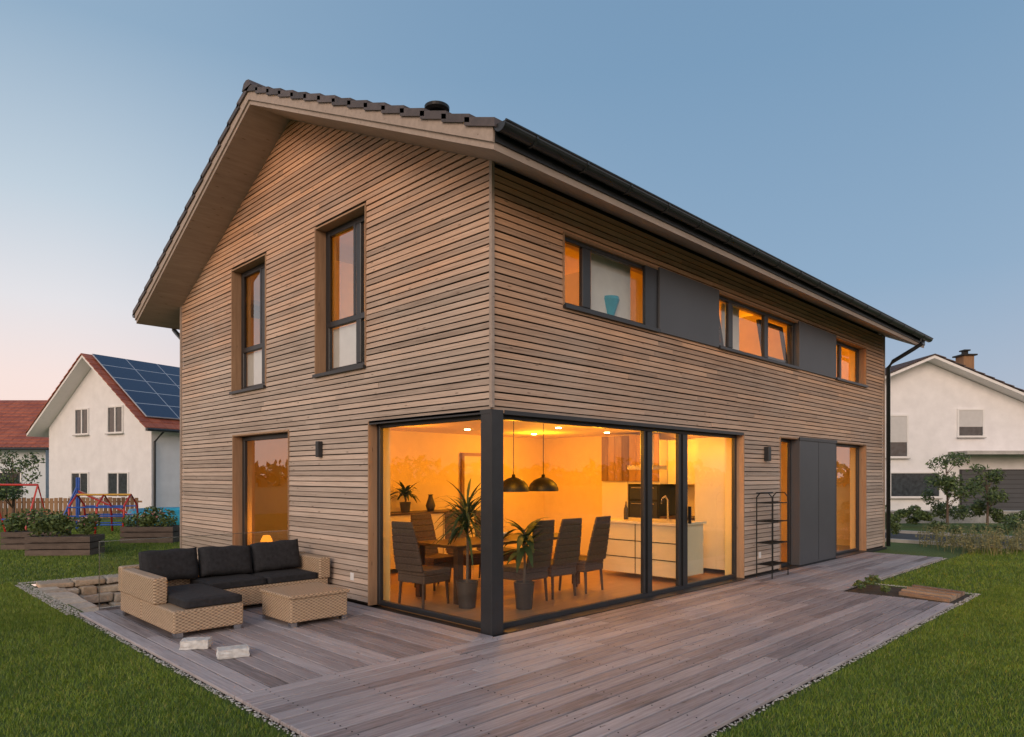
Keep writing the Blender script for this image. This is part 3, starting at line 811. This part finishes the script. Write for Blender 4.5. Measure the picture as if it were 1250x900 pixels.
# ---------------------------------------------------------------- neighbours
def house(name,origin,rz,Wd,Ln,ze,zr,wallm,roofm,oh=.7,og=.6,wins=[],sidewins=[],trimm='whitepl'):
    e=empty(name,(origin[0],origin[1],0),rz)
    m=Wd/2
    B().prism([(0,-.1),(Wd,-.1),(Wd,ze),(m,zr),(0,ze)],0,Ln,'x').out('walls',wallm,e)
    s=(zr-ze)/m; th=.12
    b=B(); tb=B()
    for sd in (0,1):
        yy=(lambda y:y) if sd==0 else (lambda y:Wd-y)
        b.prism([(yy(-oh),ze-oh*s+.02),(yy(m),zr+.02),(yy(m),zr+th+.02),(yy(-oh),ze-oh*s+th+.02)],-og,Ln+og,'x')
        nr=14; run=(m+oh)/nr; nc=max(8,int(Ln/.45)); cw=(Ln+2*og+.1)/nc
        for r in range(nr):
            for c in range(nc):
                y0=-oh-.05+r*run; y1=y0+run+.06; x0=-og-.05+c*cw; x1=x0+cw-.02
                f=lambda y:ze+s*y+th+.03
                P=[]
                for dz in (0,.04):
                    for (x,y,l) in ((x0,y0,.05),(x1,y0,.05),(x1,y1,.005),(x0,y1,.005)): P.append((x,yy(y),min(f(y),zr+th+.06)+l+dz))
                tb.hexa(P)
    b.out('roof_boards',trimm,e); tb.out('roof_tiles',roofm,e)
    B().tube([(-og,-oh-.1,ze-oh*s+.08),(Ln+og,-oh-.1,ze-oh*s+.08)],.07,8).out('gutter','gutter',e)
    B().tube([(.1,-oh-.1,ze-oh*s+.05),(.1,-.08,ze-oh*s-.4),(.1,-.08,0)],.05,8).out('downpipe','gutter',e)
    fr=B(); gl=B(); bl=B(); bars=B(); si=B()
    for (a,c,z0,z1,k) in wins:
        for (p,q,r_,t_) in ((a-.07,a,z0-.07,z1+.07),(c,c+.07,z0-.07,z1+.07),(a,c,z0-.07,z0),(a,c,z1,z1+.07)): fr.box(-.06,.0,p,q,r_,t_)
        gl.box(-.02,-.003,a,c,z0,z1); si.box(-.14,-.061,a-.1,c+.1,z0-.11,z0-.07)
        if k==1: bars.box(-.05,-.021,(a+c)/2-.04,(a+c)/2+.04,z0,z1)
        if k==2: bl.box(-.04,-.021,a,c,z0+(z1-z0)*.35,z1)
    for (a,c,z0,z1) in sidewins:
        for (p,q,r_,t_) in ((a-.07,a,z0-.07,z1+.07),(c,c+.07,z0-.07,z1+.07),(a,c,z0-.07,z0),(a,c,z1,z1+.07)): fr.box(p,q,-.06,0,r_,t_)
        gl.box(a,c,-.02,-.003,z0,z1)
    if fr.V: fr.out('window_frames','whitepl',e); gl.out('window_glass','darkwin',e)
    if si.V: si.out('window_sills','concrete',e)
    if bl.V: bl.out('blinds','blind',e)
    if bars.V: bars.out('window_bars','whitepl',e)
    return e
o=site(-15.72,30)
e=house('white_house_with_solar_roof',o,R(17.5),7.75,11,4.0,7.0,'white','redtile',oh=.6,og=.7,
  wins=[(1.99,3.0,3.64,4.75,1),(4.55,5.5,3.64,4.75,1),(1.6,3.0,.73,1.76,1),(4.55,5.8,.73,1.76,1)],sidewins=[(3,4,3,3.8)])
s=3/3.875; sl=math.atan(s)
px=B().box(0,11.2,.0,4.9,0,.05).out('solar_panels','solar',e); px.location=(-.35,-.15,4.0-.15*s+.3); px.rotation_euler=(sl,0,0)
o=site(23,30)
e=house('white_house_with_garage',o,R(45),10,12,4.55,6.65,'white','darktile',oh=.8,og=.7,
  wins=[(5.8,6.7,2.5,4.25,2),(2.5,3.54,3.4,4.5,2),(4.4,6.5,.76,1.76,0)])
B().box(-.08,-.01,.2,3.5,0,1.93).out('garage_door','anth',e)
b=B()
for i in range(9): b.box(-.1,-.081,.25,3.45,.1+i*.2,.28+i*.2)
b.out('garage_door_slats','panel',e)
B().box(-1.3,-.0,-.3,4.0,2.55,2.7).out('canopy','concrete',e)
B().box(2.6,3.2,1.1,1.6,5.0,7.35).out('chimney','kwood',e); B().box(2.5,3.3,1.0,1.7,7.35,7.42).box(2.7,3.1,1.2,1.5,7.6,7.66).box(2.8,3.0,1.25,1.45,7.42,7.6).out('chimney_cap','black',e)
o=site(-43,36); house('red_roofed_house',o,R(-45),9,18.6,3.3,5.9,'blueish','redtile',oh=.6,og=.6,sidewins=[(16.2,17.3,.7,1.8),(13,14,.7,1.8)])
o=(-30,16); house('white_house_opposite',o,R(200),9,11,4.0,7.0,'white','darktile')
o=(-34,-2); house('brown_roofed_house',o,R(185),9,11,3.8,6.6,'white','darktile')
o=(2,-34); house('white_house_opposite',o,R(80),9,11,3.8,6.6,'white','darktile')

def planter(e_,n_,w,rz):
    x,y=site(e_,n_); P=empty('raised_planter',(x,y,-.04),rz); b=B()
    for z in (0,.14,.28): b.box(0,w,0,.03,z+.01,z+.13); b.box(0,w,.6,.63,z+.01,z+.13); b.box(0,.03,.031,.599,z+.01,z+.13); b.box(w-.03,w,.031,.599,z+.01,z+.13)
    b.out('planks','planter',P); B().box(.03,w-.03,.03,.6,.3,.38).out('soil','soil',P)
    V=[];F=[]
    for i in range(14): leaves(V,F,(random.uniform(.05,w-.05),.3,.5+random.uniform(0,.28)),(.2,.25,.16),80,.045)
    mk('plants',V,F,'leaf',P)
    V=[];F=[]
    for i in range(3): leaves(V,F,(random.uniform(.2,w-.2),.2,.75),(.3,.2,.12),14,.03)
    mk('blossoms',V,F,'flower',P)
planter(-10.2,14.4,1.3,R(-40)); planter(-9.8,17.2,1.3,R(-43)); planter(-11.6,15.6,1.2,R(-40))
FN=empty('wooden_fence',(*site(-21,26),0),R(-35)); b=B()
for i in range(40): b.box(i*.16,i*.16+.13,0,.02,0,.8+random.uniform(-.02,.02))
b.box(0,6.5,.02,.05,.2,.27).box(0,6.5,.02,.05,.6,.67); b.out('pickets','kwood',FN)
PG=empty('climbing_frame',(*site(-12.6,19.5),0),R(-40)); b=B(); r=B(); yl=B()
for x in (0,.75,1.5):
    r.tube([(x,0,0),(x,.1,.8),(x,.5,1.1),(x,.9,.8),(x,1.0,0)],.03,8)
for z in (.25,.5,.75): b.tube([(0,.03,z),(1.5,.03,z)],.022,6); b.tube([(0,.97,z),(1.5,.97,z)],.022,6)
yl.tube([(0,.5,1.1),(1.5,.5,1.1)],.03,8)
r.out('hoops','red',PG,smooth=True); b.out('rungs','blue',PG); yl.out('top_bar','yellow',PG)
SWG=empty('garden_swing',(*site(-14.6,19.3),0),R(-55)); r=B()
for x in (0,1.5): r.tube([(x,-.45,0),(x,0,1.4),(x,.45,0)],.03,8)
r.tube([(0,0,1.4),(1.5,0,1.4)],.03,8); r.out('frame','red',SWG)
B().tube([(.5,0,1.4),(.5,0,.45)],.008,5).tube([(1.0,0,1.4),(1.0,0,.45)],.008,5).out('ropes','black',SWG); B().box(.45,1.05,-.12,.12,.42,.46).out('seat','blue',SWG)
SLD=empty('garden_slide',(*site(-13.6,21.5),0),R(-20)); B().hexa([(0,0,1.15),(0,.45,1.15),(2,.45,.1),(2,0,.1),(0,0,1.2),(0,.45,1.2),(2,.45,.15),(2,0,.15)]).out('chute','red',SLD)
B().tube([(0,0,0),(0,0,1.6)],.03).tube([(0,.45,0),(0,.45,1.6)],.03).tube([(-.5,0,0),(0,0,1.3)],.03).tube([(-.5,.45,0),(0,.45,1.3)],.03).out('ladder','blue',SLD)
PO=empty('paddling_pool',(*site(-10.9,22.0),0)); B().lathe([(0,.1),(1.15,.1),(1.2,.0),(1.3,.25),(1.2,.6),(1.12,.55),(1.1,.3),(0,.3)],(0,0,0),30).out('pool_body','pool',PO,smooth=True)
x,y=site(-15.6,21.5); tree('young_apple_tree',x,y,2.5,.8,1300,.06)
x,y=site(13.6,21.5); tree('young_maple_tree',x,y,2.2,.8,1700,.055)
x,y=site(15.2,22); tree('young_birch_tree',x,y,1.9,.6,1200,.05,'leaf')
pts=[(*site(12.4+i*.6,22.6+random.uniform(-.6,.6)),random.uniform(.35,.75),random.uniform(.5,1.2)) for i in range(18)]
shrubs('garden_shrubs',pts,'leaf',600,.055)
pts=[(*site(10.5+i*.8,18.5+random.uniform(-.8,.8)),random.uniform(.3,.55),random.uniform(.35,.7)) for i in range(11)]
shrubs('flowering_shrubs',pts,'leaf',380,.045)
stalks('perennial_bed',-2,6.5,-.9,1.4,900,.7,'leafy',loc=(*site(11.6,15.2),0),rz=R(-52))
pts=[(5.8,-1.8,.2,.14),(6.2,-1.75,.22,.18),(5.7,-2.05,.12,.1)]
shrubs('herb_plants',pts,'leaf',150,.03)
GW=empty('garden_wall',(*site(13,24.6),0),R(-45)); B().box(0,9,0,.25,-.05,.35).out('wall_body','concrete',GW); B().box(-.03,9.03,-.03,.28,.35,.4).out('wall_coping','concrete',GW)
b=B(); mk('road',[(14.5,-60,-.04),(17.5,-60,-.04),(17.5,60,-.04),(14.5,60,-.04)],[(0,1,2,3)],'asphalt')
B().box(14.36,14.5,-60,60,-.06,.04).box(17.5,17.64,-60,60,-.06,.04).out('kerb','concrete')
V=[];F=[]
for i in range(260):
    a=i/260*6.283; r=110+random.uniform(-8,8); h=random.uniform(2.0,5.0)
    leaves(V,F,(r*math.cos(a),r*math.sin(a),h*.5),(3,3,h*.55),60,.8)
mk('distant_trees',V,F,'leaf')

# ---------------------------------------------------------------- light
az=Vector((-1,-.42)).normalized(); el=R(4)
w=bpy.data.worlds.new('World'); bpy.context.scene.world=w; w.use_nodes=True; nt=w.node_tree
bg=nt.nodes['Background']; sk=nt.nodes.new('ShaderNodeTexSky'); sk.sky_type='NISHITA'; sk.sun_disc=False
sk.sun_elevation=el; sk.sun_rotation=math.atan2(az.x,az.y); sk.air_density=1.0; sk.dust_density=.6; sk.ozone_density=4
# dusk sky: elevation gradients, warm towards the set sun, blue opposite
tc=N(nt,'ShaderNodeTexCoord'); sx=N(nt,'ShaderNodeSeparateXYZ'); nt.links.new(tc.outputs['Generated'],sx.inputs[0])
z=mth(nt,'MAXIMUM',sx.outputs[2],0.0)
hl=mth(nt,'SQRT',mth(nt,'ADD',mth(nt,'ADD',mth(nt,'MULTIPLY',sx.outputs[0],sx.outputs[0]),mth(nt,'MULTIPLY',sx.outputs[1],sx.outputs[1])),1e-5))
dt=mth(nt,'DIVIDE',mth(nt,'ADD',mth(nt,'MULTIPLY',sx.outputs[0],az.x),mth(nt,'MULTIPLY',sx.outputs[1],az.y)),hl)
cA=ramp(nt,z,[(0,(.98,.72,.62)),(.12,(.92,.75,.70)),(.21,(.77,.75,.77)),(.33,(.53,.62,.70)),(.5,(.28,.41,.55)),(1,(.13,.23,.38))])
cB=ramp(nt,z,[(0,(.50,.50,.55)),(.1,(.38,.45,.56)),(.25,(.26,.385,.53)),(.5,(.19,.32,.475)),(1,(.13,.23,.38))])
cC=ramp(nt,z,[(0,(1,.56,.36)),(.15,(.9,.62,.46)),(.4,(.5,.46,.44)),(.7,(.14,.18,.23)),(1,(.065,.115,.19))])
cC=mixc(nt,1,cC,(2.0,2.0,2.0),'MULTIPLY')
def mr(v,a,b):
    m=N(nt,'ShaderNodeMapRange'); m.interpolation_type='SMOOTHSTEP'; m.inputs[1].default_value=a; m.inputs[2].default_value=b; nt.links.new(v,m.inputs[0]); return m.outputs[0]
c1=mixc(nt,mr(dt,-1.04,-.55),cB,cA); c2=mixc(nt,mr(dt,-.1,.9),c1,cC)
c2=mixc(nt,1,c2,(8,8,8),'MULTIPLY')
fin=mixc(nt,.9,sk.outputs[0],c2)
nt.links.new(fin,bg.inputs[0]); bg.inputs[1].default_value=.14
sl=bpy.data.lights.new('sun','SUN'); sl.energy=1.35; sl.angle=R(30); sl.color=(1,.77,.60)
so=bpy.data.objects.new('sun',sl); bpy.context.collection.objects.link(so)
d=Vector((az.x,az.y-.12,math.tan(R(19)))).normalized(); so.rotation_euler=d.to_track_quat('Z','Y').to_euler()

sc=bpy.context.scene
sc.view_settings.view_transform='Standard'; sc.view_settings.look='None'; sc.view_settings.exposure=0
cd=bpy.data.cameras.new('camera'); co=bpy.data.objects.new('camera',cd); bpy.context.collection.objects.link(co)
co.location=CAM; co.rotation_euler=(R(90),0,R(-45)); cd.sensor_width=36; cd.lens=24.19; cd.shift_y=.1048; cd.clip_end=2000; cd.clip_start=.05
sc.camera=co
